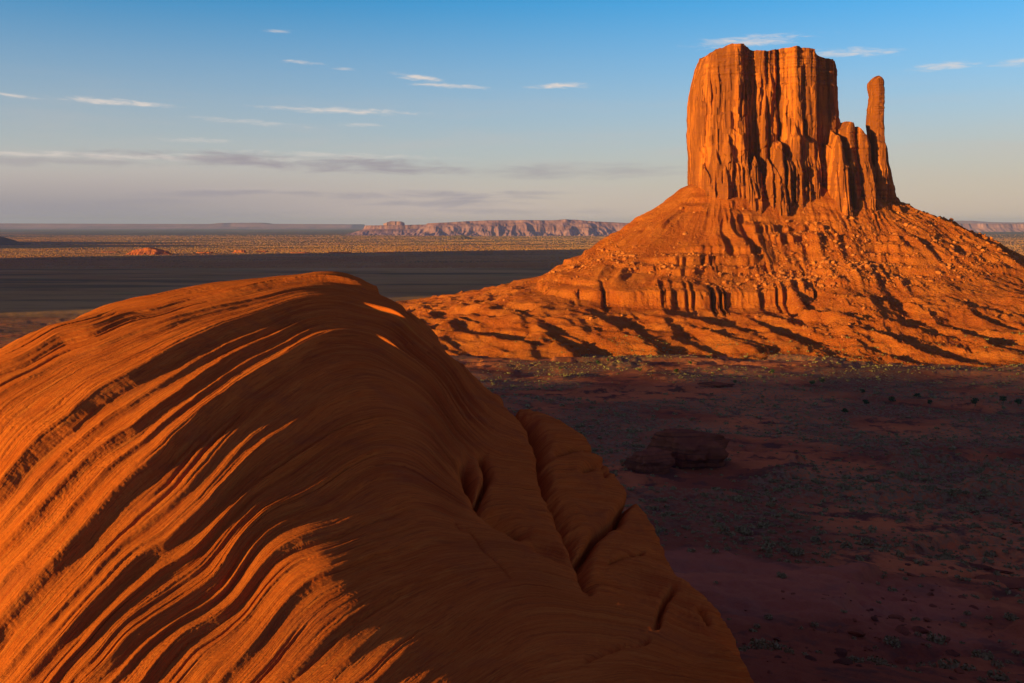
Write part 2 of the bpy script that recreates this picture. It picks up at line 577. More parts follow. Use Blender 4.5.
for px, py, y in ((-160, 683, 17), (0, 683, 13.4), (110, 683, 12.0), (200, 683, 11.1), (350, 683, 9.8), (430, 683, 9.5), (520, 683, 9.7), (600, 683, 10), (700, 683, 10.7),
                  (-160, 600, 22), (0, 600, 16.8), (110, 600, 15.1), (190, 600, 14.6), (250, 590, 14.6), (330, 560, 14.6), (400, 580, 14.6), (450, 600, 14.4), (500, 560, 16.8), (540, 600, 14.6), (560, 640, 11.9),
                  (-160, 490, 32), (0, 500, 23.0), (120, 500, 19.9), (200, 500, 19), (300, 500, 19.4), (380, 500, 20.4), (440, 510, 20.8),
                  (-160, 410, 47), (0, 420, 32.4), (110, 415, 28.3), (200, 400, 28), (280, 400, 29), (350, 400, 31), (400, 400, 33), (450, 400, 36), (430, 440, 28.5),
                  (60, 360, 45), (130, 345, 45), (200, 335, 45), (300, 330, 46), (350, 335, 49), (390, 335, 53), (420, 350, 49),
                  (120, 312, 68), (200, 297, 67), (260, 292, 64), (300, 291, 64), (355, 300, 66), (385, 310, 67), (400, 317, 63),
                  (-80, 392, 52), (0, 352, 53), (40, 330, 63), (100, 306, 78), (160, 294, 84), (215, 281, 88), (250, 281, 90), (290, 279, 90), (330, 279, 88), (290, 279, 80), (360, 281, 83),
                  (378, 294, 79), (405, 305, 69), (430, 322, 59), (470, 366, 44), (490, 395, 38),
                  # saddle and middle lobe
                  (500, 440, 29.5), (470, 460, 26.5), (478, 487, 23.7), (515, 480, 27), (540, 452, 31), (545, 520, 24.8), (572, 545, 22.6), (560, 500, 28),
                  # near ridge edge
                  (487, 506, 21.7), (531, 538, 19.2), (580, 570, 16.8), (643, 613, 14.6), (711, 652, 13.0), (755, 683, 12.3),
                  # outer lobe
                  (500, 403, 50), (550, 428, 44), (600, 456, 39), (650, 520, 34), (700, 600, 28), (745, 663, 24),
                  (600, 520, 30), (640, 580, 26.5), (690, 640, 23), (600, 565, 25.5), (570, 470, 34)):
    cp(px, py, y)
for px, y, z in ((0, 72, -10.5), (40, 82, -10.5), (100, 96, -10.5), (160, 103, -10), (215, 107, -9), (250, 109, -8.5), (290, 109, -8.5), (330, 107, -8.5), (378, 92, -9.5), (430, 70, -10),
                 (470, 54, -9.5), (300, 150, -26), (0, 110, -24), (450, 120, -28), (150, 150, -26),
                 (490, 45, -8.6), 
                 (531, 21.9, -7.6), (580, 19.6, -8.2), (643, 17.6, -8.8), (711, 16.4, -9), (755, 15.4, -8.6),
                 (500, 62, -17), (550, 56, -17), (600, 49, -17), (650, 43, -17), (700, 36, -17), (745, 31, -17), (790, 24, -17), (790, 14, -9),
                 (800, 45, -30), (600, 75, -34), (850, 20, -24), (850, 10, -10),
                 (-160, 8, -6.4), (100, 7, -5.2), (400, 5, -4.0), (600, 5, -3.9), (800, 6, -5.0), (1000, 6, -8), (1000, 12, -20),
                 (-400, 20, -9.5), (-400, 45, -14), (-400, 90, -26)):
    cz(px, y, z)
CP = np.array(CP)


def ab(px, y):
    return np.stack([(px - 512) / 250.0, 1.9 * np.log(y / 10.0)], -1)


base_fit = tps_fit(ab(CP[:, 0], CP[:, 1]), CP[:, 2], 6e-3)

# bedding lines traced over the dome: value of the bedding coordinate along each
LINES = {
    -1.2: [(-100, 340), (60, 290), (200, 262), (330, 255), (420, 285)],
    -0.6: [(0, 348), (39, 322), (98, 301), (156, 293), (215, 280), (297, 270), (350, 274)],
    0.0: [(-60, 400), (0, 360), (59, 334), (94, 331), (129, 312), (176, 302), (215, 293), (273, 283), (320, 279), (370, 290), (420, 320), (470, 370)],
    1.0: [(-60, 560), (0, 494), (70, 424), (101, 393), (148, 369), (187, 345), (234, 326), (297, 302), (344, 298), (400, 315), (450, 360), (485, 410)],
    1.5: [(-20, 570), (39, 511), (94, 455), (137, 430), (184, 396), (220, 368), (280, 335), (345, 318), (400, 335), (455, 385)],
    2.0: [(-50, 690), (0, 629), (39, 586), (78, 543), (105, 508), (137, 473), (172, 442), (203, 412), (240, 385), (300, 352), (350, 342), (400, 362), (450, 415)],
    2.7: [(20, 690), (60, 645), (110, 592), (165, 550), (210, 507), (235, 478), (290, 432), (340, 400), (390, 392), (430, 415), (462, 455)],
    3.2: [(50, 690), (90, 645), (164, 563), (234, 508), (281, 473), (324, 444), (364, 432), (405, 427), (434, 434), (468, 475)],
    4.0: [(80, 690), (125, 642), (176, 610), (219, 580), (238, 543), (265, 514), (312, 492), (344, 469), (376, 452), (420, 462), (475, 500)],
    4.7: [(140, 690), (187, 633), (250, 586), (336, 532), (390, 512), (440, 500), (485, 515)],
    5.4: [(215, 690), (250, 650), (275, 617), (316, 578), (370, 555), (430, 540), (500, 540)],
    6.3: [(350, 690), (370, 672), (443, 618), (487, 594), (530, 582), (590, 590)],
    7.0: [(440, 690), (500, 650), (560, 628), (640, 635), (700, 660)],
    7.8: [(600, 700), (700, 690), (760, 700)],
}
LP = np.array([(x, y, v) for v, ps in LINES.items() for x, y in ps], float)
psi_fit = tps_fit(LP[:, :2] / 200.0, LP[:, 2], 2e-2)


def seg_dist(px, py, poly):
    d = np.full(px.shape, 1e9)
    for (x0, y0), (x1, y1) in zip(poly[:-1], poly[1:]):
        vx, vy = x1 - x0, y1 - y0
        t = np.clip(((px - x0) * vx + (py - y0) * vy) / (vx * vx + vy * vy), 0, 1)
        d = np.minimum(d, np.hypot(px - x0 - t * vx, py - y0 - t * vy))
    return d


def amp_patch(a, p):
    return 6 * sstep(.12, .4, fbm(a * 1.6, p * 1.3, 3, 150))


def dome():
    pxs = np.concatenate([np.linspace(-420, -30, 120), np.linspace(-29, 800, 1300), np.linspace(801, 1050, 60)])
    ys = np.concatenate([np.exp(np.linspace(np.log(2), np.log(8.5), 60))[:-1],
                         np.exp(np.linspace(np.log(8.5), np.log(110), 1250)), np.exp(np.linspace(np.log(112), np.log(170), 30))])
    PX, YY = np.meshgrid(pxs, ys, indexing='xy')
    sh = PX.shape
    q = ab(PX.ravel(), YY.ravel())
    z = tps_eval(base_fit, q).reshape(sh)
    z0_ = z
    # the rock's flanks run down under the valley floor
    z = z - 50 * (sstep(815, 1040, PX) + sstep(118, 168, YY) + sstep(-180, -415, PX) + sstep(4.2, 2.0, YY))
    X = (PX - 512) / F * YY
    py = HOR - F * z / YY
    py = HOR - F * z0_ / YY
    psi = tps_eval(psi_fit, np.stack([PX.ravel(), np.clip(py, 240, 760).ravel()], -1) / 200.0).reshape(sh)
    along = 1.9 * np.log(YY / 10) + (PX - 512) / 250
    ps = psi + .03 * fbm(along * 1.1, psi * .7, 2, 101)
    chip = .013 * fbm(along * 6, psi * 3, 5, 103, .62) + .003 * fbm(along * 40, psi * 20, 2, 104)
    s = YY / F                                   # metres per picture pixel there
    outer = sstep(0, 1, (PX - 400) / 110.0)      # right flank is smoother
    disp = np.zeros(sh)
    # main ledges: long rise towards the light, sharp lip, short drop on the lee side
    for v, a, wl, wr in ((-.6, 6, .3, .05), (0.0, 9, .45, .07), (.42, 3, .3, .04), (1.0, 12, .55, .10), (1.28, 4, .2, .04), (1.5, 8, .3, .07), (1.76, 4, .2, .04), (2.0, 12, .4, .08), (2.35, 5, .25, .05), (2.7, 9, .45, .12),
                         (3.2, 6, .3, .06), (3.6, 3, .2, .04), (4.0, 9, .3, .12), (4.35, 4, .2, .04), (4.7, 6, .35, .07), (5.05, 3, .2, .04), (5.4, 7, .35, .07), (5.9, 4, .2, .05), (6.45, 9, .3, .08), (7.2, 3, .3, .07)):
        d = ps + chip - v + .05 * pn(along * .8, v * 7.7 + 0 * along, 108)
        e = np.exp(-(np.maximum(d, 0) / wr) ** 2)
        pr = np.where(d < 0, np.exp(2.0 * np.minimum(d, 0) / wl), e - .55 * np.exp(-np.maximum(d, 0) / (.55 * wl)) * (1 - e))
        am = a * np.clip(.9 + .4 * fbm(along * .3, v * 3.7 + 0 * along, 2, 110), .5, 1.3) * (1 - .75 * outer) * (1 - .5 * sstep(45, 70, YY)) * (1 if v > .2 else 1 - .45 * (1 - sstep(190, 260, PX)))
        disp += .82 * am * pr
    # stacked beds of random thickness: each its own sawtooth that swells and pinches out along its length
    rb = np.random.default_rng(77)
    for mean, k, fa, sd in ((.42, 9.0, .28, 1), (.17, 11.0, .4, 2), (.075, 10.0, .7, 3), (.034, 7.5, 1.2, 4)):
        nb = int(14 / mean)
        b = -3.5 + np.cumsum(mean * rb.lognormal(-.12, .5, nb))
        pq = ps + chip * (1.2 if mean > .1 else .7) + mean * .35 * pn(along * fa * 1.5, psi * 1.3, 200 + sd)
        i = np.clip(np.searchsorted(b, pq.ravel()).reshape(sh), 1, nb - 1)
        t = np.clip((pq - b[i - 1]) / (b[i] - b[i - 1]), 0, 1)
        wd = b[i] - b[i - 1]
        hgt = np.clip(.5 + 1.3 * pn(along * fa, i * 13.73, 210 + sd), .06, 1.3) * k * np.minimum(wd, 2 * mean)
        hgt = hgt * (.35 + .65 * sstep(-.25, .2, fbm(along * .9, psi * .7, 2, 240 + sd)))
        disp += hgt * (t ** 1.3 * (1 - sstep(.86, 1.0, t)) - .4) * (1 - .5 * outer) * (1 - .45 * sstep(45, 70, YY))
    # thin open partings between some beds
    nb = 90
    b = -3.2 + np.cumsum(.15 * rb.lognormal(-.1, .7, nb))
    pq = ps + chip * .8 + .02 * pn(along * 1.1, psi * 1.5, 231)
    i = np.clip(np.searchsorted(b, pq.ravel()).reshape(sh), 1, nb - 1)
    dist = np.minimum(pq - b[i - 1], b[i] - pq)
    near = np.where(pq - b[i - 1] < b[i] - pq, i - 1, i)
    open_ = sstep(.05, .35, pn(along * .8, near * 7.91, 233))
    disp -= 3.0 * open_ * np.exp(-(dist / .014) ** 2) * (1 - .3 * outer)
    # rough weathered grain
    disp += .9 * fbm(PX / 60, np.log(YY) * 7, 3, 160) + .11 * fbm(PX / 5, np.log(YY) * 90, 3, 165) + .06 * amp_patch(along, psi) * ridged(along * 34, psi * 26, 3, 155)
    disp += 3.0 * fbm(PX / 170, np.log(YY) * 2, 2, 168) + outer * (1.6 * fbm(PX / 28, py / 20, 4, 183) + .5 * ridged(PX / 9, py / 7, 3, 185))
    # open cracks and hollows of the shaded flank
    for poly, dep, wid in (([(512, 398), (530, 418), (541, 440), (546, 470), (556, 500), (572, 528), (582, 560)], 18, 4.0),
                           ([(590, 585), (584, 556), (600, 530), (618, 516), (631, 498)], 14, 3.2),
                           ([(484, 455), (489, 470), (485, 490)], 12, 2.6), ([(466, 466), (475, 488), (490, 508), (520, 528)], 15, 5),
                           ([(586, 470), (602, 466), (607, 474)], 7, 3), ([(656, 628), (668, 598), (674, 590)], 8, 2.5),
                           ([(455, 520), (490, 552), (512, 575)], 2, 2), ([(588, 660), (620, 645), (650, 640)], 4, 2.5),
                           ([(560, 452), (580, 446), (598, 452)], 5, 3), ([(700, 610), (708, 622)], 6, 2.5), ([(612, 560), (640, 552)], 4, 2)):
        dd = seg_dist(PX + 4 * fbm(PX / 26, py / 26, 4, 170), py + 4 * fbm(PX / 26, py / 26, 4, 172), poly)
        vis = 1.0
        disp -= 1.5 * dep * np.exp(-np.abs(dd / wid) ** 1.5) * vis
        if dep >= 10:
            disp -= .55 * dep * np.exp(-dd / (4.2 * wid))
        disp += dep * .12 * np.exp(-((dd - wid * 3) / (wid * 2)) ** 2)
    # displace along the base normal
    P = np.stack([X, YY, z], -1)
    du = np.gradient(P, axis=1)
    dv = np.gradient(P, axis=0)
    n = np.cross(du, dv)
    n /= np.linalg.norm(n, axis=-1, keepdims=True) + 1e-9
    n = np.where(n[..., 2:3] < 0, -n, n)
    n[..., 2] += .5
    n /= np.linalg.norm(n, axis=-1, keepdims=True)
    P = P + n * (disp * s)[..., None]
    flow = np.stack([ps, along, 0 * ps], -1)
    # skirt down to the ground all round
    o = mesh_obj('sandstone_dome', P.reshape(-1, 3), grid_faces(*sh), M_SAND, attrs={'flow': flow.reshape(-1, 3)})
    tag(o, 'huge rounded orange sandstone dome with curved bedding ridges filling the near left', 'rock dome')


dome()

# ------------------------------------------------------------------ the butte
butte = empty('butte', (BC[0], BC[1], 0))
tag(butte, 'tall red sandstone butte with sheer cliff tower, thumb spire and broad talus skirt', 'butte')


def to_local(P):
    P = P.copy()
    P[..., 0] -= BC[0]
    P[..., 1] -= BC[1]
    return P


TS = 1.042                       # metres per picture pixel at the cliff tower


def X_(px):
    return (px - 512.0) * TS


def facet(x, z, seed):
    """jointed rock: flat faces meeting at sharp upright edges, changing across level breaks"""
    r = np.random.default_rng(seed)
    out = 0
    for mean, a, tier in ((9.0, 3.4, 40.0), (4.2, 2.5, 17.0), (2.0, 1.4, 7.0)):
        n = int(320 / mean)
        kx = -30 + np.cumsum(mean * r.lognormal(-.1, .45, n))
        nt = int(260 / tier) + 3
        vals = np.zeros((nt, n))
        v = r.uniform(-1, 1, n)
        for q in range(nt):
            v = v * .55 + r.uniform(-1, 1, n) * .6
            vals[q] = v
        xw = x + .05 * mean * (z - 100) / 10 * pn(x / 40, x * 0, seed + 80) + .5 * mean * pn(z / 30, x / 60, seed + 81)
        zq = np.clip((z + 20 + 5 * pn(x / (2 * mean), x * 0, seed + 82) + tier * .5 * pn(x / (4 * mean), x * 0 + 3, seed + 83)) / tier, 0, nt - 2)
        q0 = np.floor(zq).astype(int)
        f = sstep(.45, .55, zq - q0)
        i = np.clip(np.searchsorted(kx, xw.ravel()).reshape(xw.shape), 1, n - 1)
        t = np.clip((xw - kx[i - 1]) / (kx[i] - kx[i - 1]), 0, 1)
        t = .25 * t + .75 * sstep(.62, .95, t)
        lo = vals[q0, i - 1] * (1 - t) + vals[q0, i] * t
        hi = vals[q0 + 1, i - 1] * (1 - t) + vals[q0 + 1, i] * t
        out = out + a * (lo * (1 - f) + hi * f)
    return out


def tower(name, left, right, ztop, zb, yc, hd, cols, N, M, seed, rough=1.0, pw=5.0, capn=10):
    """a cliff mass: left / right edges by height, crest height along its length"""
    lz, lx = np.array(left, float).T
    rz, rx = np.array(right, float).T
    tx, tz = np.array(ztop, float).T
    u = (1 - np.cos(np.linspace(0, np.pi, N))) / 2 * .35 + np.linspace(0, 1, N) * .65
    t = np.linspace(0, 1, M)
    zmax = tz.max()
    xt = np.interp(zmax - 4, lz, lx) * (1 - u) + np.interp(zmax - 4, rz, rx) * u
    zt = np.interp(xt, tx, tz) + 1.6 * fbm(xt / 9, xt * 0 + seed, 4, seed)
    T, U = np.meshgrid(t, u, indexing='ij')
    Zz = zb + T * (zt[None] - zb)
    Lx = np.interp(Zz, lz, lx)
    Rx = np.interp(Zz, rz, rx)
    out = []
    for side in (-1, 1):
        x = Lx * (1 - U) + Rx * U
        e = (1 - np.abs(2 * U - 1) ** pw) ** (1 / 2.2)
        if side < 0:
            off = cols(x, Zz)
        else:
            off = 7 * fbm(x / 28, Zz / 200, 3, seed + 40)
        fl = 3.2 * ridged(x / 13 + .4 * fbm(Zz / 60, x / 40, 2, seed + 7), Zz / 170, 2, seed + 1) - 1.5 \
            + 1.5 * fbm(x / 4.5, Zz / 55, 3, seed + 3) + .6 * fbm(x / 2, Zz / 9, 3, seed + 5)
        fl = .25 * fl + 1.35 * facet(x, Zz, seed)
        blk = 0.0
        capz = sstep(zmax - 42, zmax - 30, Zz)
        lay = capz * 2.4 * pn(Zz / 2.6, x / 60, seed + 13) + .5 * pn(Zz / 5.0, x / 40, seed + 14)
        bs = 1 - sstep(52, 66, Zz + 6 * pn(x / 10, x * 0, seed + 15))
        foot = bs * (2.5 + 3.5 * ridged(x / 5.2, Zz / 60, 2, seed + 17) + 1.2 * pn(Zz / 3.0, x / 20, seed + 19))
        tap = 7 * (1 - T) ** 2
        y = yc + side * (hd * e + e ** .5 * (off * (1 if side < 0 else 1) + rough * (fl * (1 - .45 * capz) + blk + lay + foot) + tap))
        x = x + (U - .5) * 2 * 0 + rough * .9 * fbm(y / 14, Zz / 20, 3, seed + 23) * np.abs(2 * U - 1) ** 4 * 2
        # rounding of the rim
        out.append(np.stack([x, y, Zz - (1 - e) * 1.5 * T], -1))
    fr, bk = out
    k = np.linspace(0, 1, capn + 2)[1:-1]
    top = []
    for kk in k:
        r = fr[-1] * (1 - kk) + bk[-1] * kk
        r[:, 2] += 2.2 * math.sin(math.pi * kk) * (1 + fbm(r[:, 0] / 10, r[:, 1] / 10, 3, seed + 29))
        top.append(r)
    rows = np.concatenate([fr, np.array(top), bk[::-1]], 0)
    V = to_local(rows).reshape(-1, 3)
    return mesh_obj(name, V, grid_faces(rows.shape[0], N), M_CLIFF, butte)


def X2(px):
    return (px - 512.0) * 1.012


def knots(pairs, seed, sc=None):
    kx, kv = np.array(pairs, float).T
    kx = (kx - 512.0) * (sc or TS)

    def f(x, z):
        xw = x + 2.2 * fbm(z / 45, x / 80, 3, seed + 60) + (z - 100) * .012
        return np.interp(xw, kx, kv)
    return f


base_cols = knots([(684, 2), (692, 6), (700, 4), (703, 9), (712, 11), (722, 13), (730, 14), (733, 12), (735.5, 4), (741, 0), (745, 1), (747, 4), (751, 7), (754, 6),
                   (757, 0), (759, 5), (764, 7), (766, 5), (767.5, -2), (770, 5), (778, 13), (786, 14), (790, 11), (796, 13), (802, 12), (804.5, 3), (808, -1), (813, -3),
                   (816, -1), (819, 5), (824, 7), (826, 2), (828.5, 7), (834, 5), (840, 4)], 200)


def main_cols(x, z):
    o = base_cols(x, z)

    def butt(px, hw, ztop, d):
        xx = (x - X_(px)) / hw
        zz = ztop - 16 * np.abs(xx + .3 * pn(z / 12, x * 0, int(px))) + 7 * fbm(x / 3.5, x * 0, 3, int(px)) - z
        return d * np.exp(-xx ** 4) * sstep(-1, 9, zz) * (1 + .006 * np.maximum(zz, 0))
    o = np.maximum(o, o * 0 + butt(766, 8, 84, 18) - 4 * (1 - sstep(0, 2, butt(766, 8, 84, 18))))if False else o + butt(766, 8, 82, 14)
    o = o + butt(819, 9, 92, 22) + butt(742, 7, 70, 16) + butt(706, 9, 72, 5) + butt(716, 6, 90, 4) + butt(780, 6, 100, 3) + butt(830, 6, 80, 10) + butt(756, 5, 66, 10) + butt(697, 5, 62, 6)
    return o



tower('tower', [(0, X_(691)), (40, X_(690.5)), (75, X_(689)), (95, X_(687.5)), (128, X_(688.5)), (149, X_(692)), (162, X_(696)), (170, X_(699)), (176, X_(703)), (185, X_(706))],
      [(0, X_(846)), (60, X_(842)), (95, X_(838)), (110, X_(834.5)), (130, X_(834)), (155, X_(833)), (166, X_(831)), (185, X_(828))],
      [(X_(698), 168), (X_(706), 172), (X_(712), 177), (X_(720), 179.5), (X_(735), 179), (X_(741), 175), (X_(748), 173), (X_(757), 172), (X_(766), 175), (X_(785), 176), (X_(802), 173), (X_(812), 168), (X_(825), 166.5), (X_(832), 161)],
      8, 1042, 40, main_cols, 620, 330, 300)
sh_cols = knots([(828, 0), (836, 6), (841, 9), (846, 6), (849, 1), (853, 8), (858, 9), (862, 4), (866, -3), (872, -6)], 210, 1.012)
tower('shoulder', [(0, X2(826)), (60, X2(829)), (90, X2(834)), (99, X2(838)), (104, X2(841))], [(0, X2(876)), (60, X2(873)), (80, X2(869)), (90, X2(862)), (104, X2(850))],
      [(X2(832), 84), (X2(836), 95), (X2(838), 93), (X2(841), 101), (X2(845), 100), (X2(846.5), 94), (X2(850), 96), (X2(851.5), 88), (X2(857), 90), (X2(858.5), 83), (X2(863), 84.5), (X2(865), 77), (X2(871), 74)],
      8, 1010, 20, sh_cols, 240, 200, 400, 1.0, 4.0, 6)
th_cols = knots([(860, 0), (866, 3), (872, 5), (878, 4), (881, -3), (886, -4), (892, -6)], 220, 1.01)
tower('thumb_spire', [(0, X2(864)), (30, X2(867)), (55, X2(868.5)), (80, X2(866)), (100, X2(864.5)), (118, X2(866)), (128, X2(867.5)), (135, X2(866.5)), (140, X2(866)), (144, X2(867)), (147, X2(868.5))],
      [(0, X2(897)), (20, X2(893)), (40, X2(889)), (56, X2(886)), (75, X2(884)), (84, X2(881)), (100, X2(879)), (120, X2(880)), (132, X2(880.5)), (137, X2(878.5)), (141, X2(879)), (145, X2(878)), (147, X2(877))],
      [(X2(866), 141), (X2(869), 144), (X2(875), 145), (X2(879), 143)],
      2, 1006, 11, th_cols, 160, 300, 500, .8, 6.0, 5)

T_D = np.array([-40, 0, 30, 60, 90, 102, 104.5, 120, 143, 146, 165, 190, 220, 260, 300, 360, 420])
T_Z = np.array([54, 37, 12, -11, -30, -36, -40.5, -49, -58, -71.5, -77, -82, -88, -94, -101, -107, -118])
T_Z2 = np.array([54, 37, 12, -11, -30, -37, -38.5, -48, -58, -59.5, -67, -77, -85, -92, -97, -104, -116])


_r = np.random.default_rng(911)
_je = -900 + np.cumsum(4.6 * _r.lognormal(0, .85, 420))
_jv = _r.uniform(-1, 1, 420) * 2.6
_js = _r.choice([0, 0, 3, 6, 12], 420)          # open slot at the right edge of a buttress


def joint(s):
    i = np.clip(np.searchsorted(_je, s.ravel()).reshape(s.shape), 1, 419)
    w = _je[i] - _je[i - 1]
    t = (s - _je[i - 1])
    rnd = 1 - np.abs(2 * t / w - 1) ** 4
    slot = sstep(np.maximum(w - 3.2, .4 * w), np.maximum(w - 2.2, .6 * w), t)
    return _jv[i] * (1 - slot) + 1.6 * rnd + slot * _js[i] * -1.0


def talus_z(x, y):
    d = butte_d(x, y)
    qx = np.clip(x - BC[0], -SEG, SEG)
    ang = np.arctan2(y - BC[1], x - BC[0] - qx)
    s = qx + (RAD + 30) * np.where(np.abs(qx) >= SEG, 1, 0) * 0 + np.sin(0) + qx * 0
    # arc length along the foot of the block, front side
    s = np.where(qx <= -SEG, -SEG - (RAD + 55) * (np.pi / 2 * -1 - np.where(ang > 0, ang - 2 * np.pi, ang)) * 1.0,
                 np.where(qx >= SEG, SEG + (RAD + 55) * (ang + np.pi / 2), qx + 400 * (y > BC[1])))
    up = sstep(-10, 25, d)
    gl = ridged(s / 34 + .25 * pn(d / 50, s / 60, 301), d / 260, 3, 303, .55)
    gl2 = ridged(s / 12 + .3 * pn(d / 25, s / 30, 305), d / 110, 2, 307, .5)
    sj = np.where(np.abs(y - BC[1]) > np.abs(x - BC[0] - qx), x, y + 500)
    flute = 7.0 * pn(sj / 30, d * 0, 311) + 2.5 * pn(sj / 11, d * 0, 312) - joint(sj + 1.2 * fbm(x / 5, d / 3, 2, 318)) + 1.3 * fbm(x / 3, d / 3, 3, 316)
    dd = d + 5 * pn(sj / 60, d * 0, 317) * sstep(60, 100, d) + .35 * flute * sstep(96, 102, d) * (1 - sstep(108, 116, d)) + flute * sstep(125, 139, d) * (1 - sstep(153, 172, d))
    zc = np.interp(dd, T_D, T_Z)
    zs = np.interp(d, T_D, T_Z2)
    px = 512 + F * x / y
    cl = (1 - sstep(795, 830, px + 12 * pn(s / 20, d / 20, 319))) * (.5 + .5 * sstep(570, 640, px)) * sstep(500, 560, px) * (y < BC[1] + 60)
    cl = cl * sstep(-.6, -.25, pn(s / 38, d * 0 + 5, 321) + .5 * pn(s / 13, d * 0, 323))
    z = zs * (1 - cl) + zc * cl
    low = sstep(148, 185, d)
    cone = up * (1 - sstep(120, 165, d))
    gm = .35 + 1.1 * sstep(-.3, .35, pn(s / 55, d / 45, 309))
    z = z + cone * (gm * (5.6 * gl + 2.8 * gl2 - 4.0) - 3.0) * (.08 + .92 * sstep(12, 60, d))
    # right-hand fan: deep diagonal gullies
    rf = sstep(780, 860, px) * (y < BC[1] + 80)
    z = z + rf * sstep(25, 70, d) * (1 - sstep(240, 320, d)) * 5.5 * (ridged(s / 46, d / 300, 2, 331) - .5)
    # level rock ledges crop out of the slope
    lm = cone * sstep(-.1, .3, pn(s / 40, d / 40, 335))
    z = z * (1 - .6 * lm) + .6 * lm * terrace(z + 3.5 * fbm(s / 16, d / 16, 3, 337), 9.5, .72)
    # low rounded badland mounds of the apron
    xw, yw = x + 14 * fbm(x / 60, y / 60, 2, 340), y + 14 * fbm(x / 60, y / 60, 2, 342)
    mo = 1 - 2.2 * np.abs(pn((xw + .35 * y) / 44, yw / 95, 343))
    mo2 = 1 - 2.2 * np.abs(pn((xw + .5 * y) / 19, yw / 40, 347))
    z = z + low * (8.5 * (mo - .55) + 3.8 * (mo2 - .5) + 1.5 * ridged(xw / 11, yw / 16, 2, 349)) * (1 - .75 * sstep(255, 330, d))
    ml = low * sstep(.0, .3, pn(x / 70, y / 45, 351))
    z = z * (1 - .5 * ml) + .5 * ml * terrace(z + 1.2 * fbm(x / 22, y / 22, 3, 353), 5.0, .75)
    # roughness: fine scree on the left, blocky rubble on the right
    rg = sstep(740, 860, px)
    z = z + up * (.5 + .8 * rg) * (1 - .15 * low) * (1.1 * fbm(x / 8, y / 8, 4, 361) + .8 * ridged(x / 4.6, y / 4.6, 3, 363, .6) * (.3 + sstep(-.1, .3, pn(x / 30, y / 30, 365))))
    z = z + 8 * np.exp(-((d - 14) / 18) ** 2) * sstep(705, 735, px) * (1 - sstep(868, 900, px)) * (y < BC[1])
    z = np.minimum(z, 44)
    return z - 14 * sstep(330, 420, d)


def talus():
    n_s = 1250
    per = 4 * SEG + 2 * np.pi * (RAD + 70)
    # more samples on the visible side
    s0 = np.linspace(0, 1, n_s, endpoint=False)
    a1, a2 = SEG * 2, np.pi * (RAD + 70)
    dens = np.interp(np.linspace(0, 1, 4001), [0, .08, .5, .92, 1], [1, 1, .25, .25, 1])
    # outline parametrised from the middle of the front, to the right, round the back
    tt = np.linspace(0, per, 4001)
    fr = np.where((tt < per * .32) | (tt > per * .68), 1.0, .3)
    c = np.concatenate([[0], np.cumsum((fr[1:] + fr[:-1]) / 2)])
    c /= c[-1]
    ss = np.interp(s0, c, tt)
    pts, nor = np.zeros((n_s, 2)), np.zeros((n_s, 2))
    for i, s in enumerate(ss):
        if s < SEG:
            p, n = (s, -1), (0, -1)
            pts[i] = (BC[0] + s, BC[1]); nor[i] = n
        elif s < SEG + a2:
            a = (s - SEG) / a2 * np.pi - np.pi / 2
            pts[i] = (BC[0] + SEG, BC[1]); nor[i] = (math.cos(a), math.sin(a))
        elif s < SEG + a2 + a1:
            pts[i] = (BC[0] + SEG - (s - SEG - a2), BC[1]); nor[i] = (0, 1)
        elif s < SEG + 2 * a2 + a1:
            a = (s - SEG - a2 - a1) / a2 * np.pi + np.pi / 2
            pts[i] = (BC[0] - SEG, BC[1]); nor[i] = (math.cos(a), math.sin(a))
        else:
            pts[i] = (BC[0] - SEG + (s - SEG - 2 * a2 - a1), BC[1]); nor[i] = (0, -1)
    ds = np.concatenate([np.linspace(-26, 125, 150), np.linspace(125.6, 176, 110), np.linspace(177, 420, 190)])
    Xg = pts[None, :, 0] + nor[None, :, 0] * (ds[:, None] + RAD)
    Yg = pts[None, :, 1] + nor[None, :, 1] * (ds[:, None] + RAD)
    Zg = talus_z(Xg, Yg)
    rub = sstep(95, 125, ds)[:, None] * (1 - sstep(150, 185, ds))[:, None] * np.ones_like(Xg) * .8 + .15
    px = 512 + F * Xg / Yg
    rub = np.maximum(rub, .6 * sstep(800, 880, px) * (Yg < 1040))
    V = to_local(np.stack([Xg, Yg, Zg], -1)).reshape(-1, 3)
    o = mesh_obj('talus_slope', V, grid_faces(len(ds), n_s, True)[:, ::-1], M_TALUS, butte, attrs={'rubble': rub.ravel()})
    tag(o)


talus()


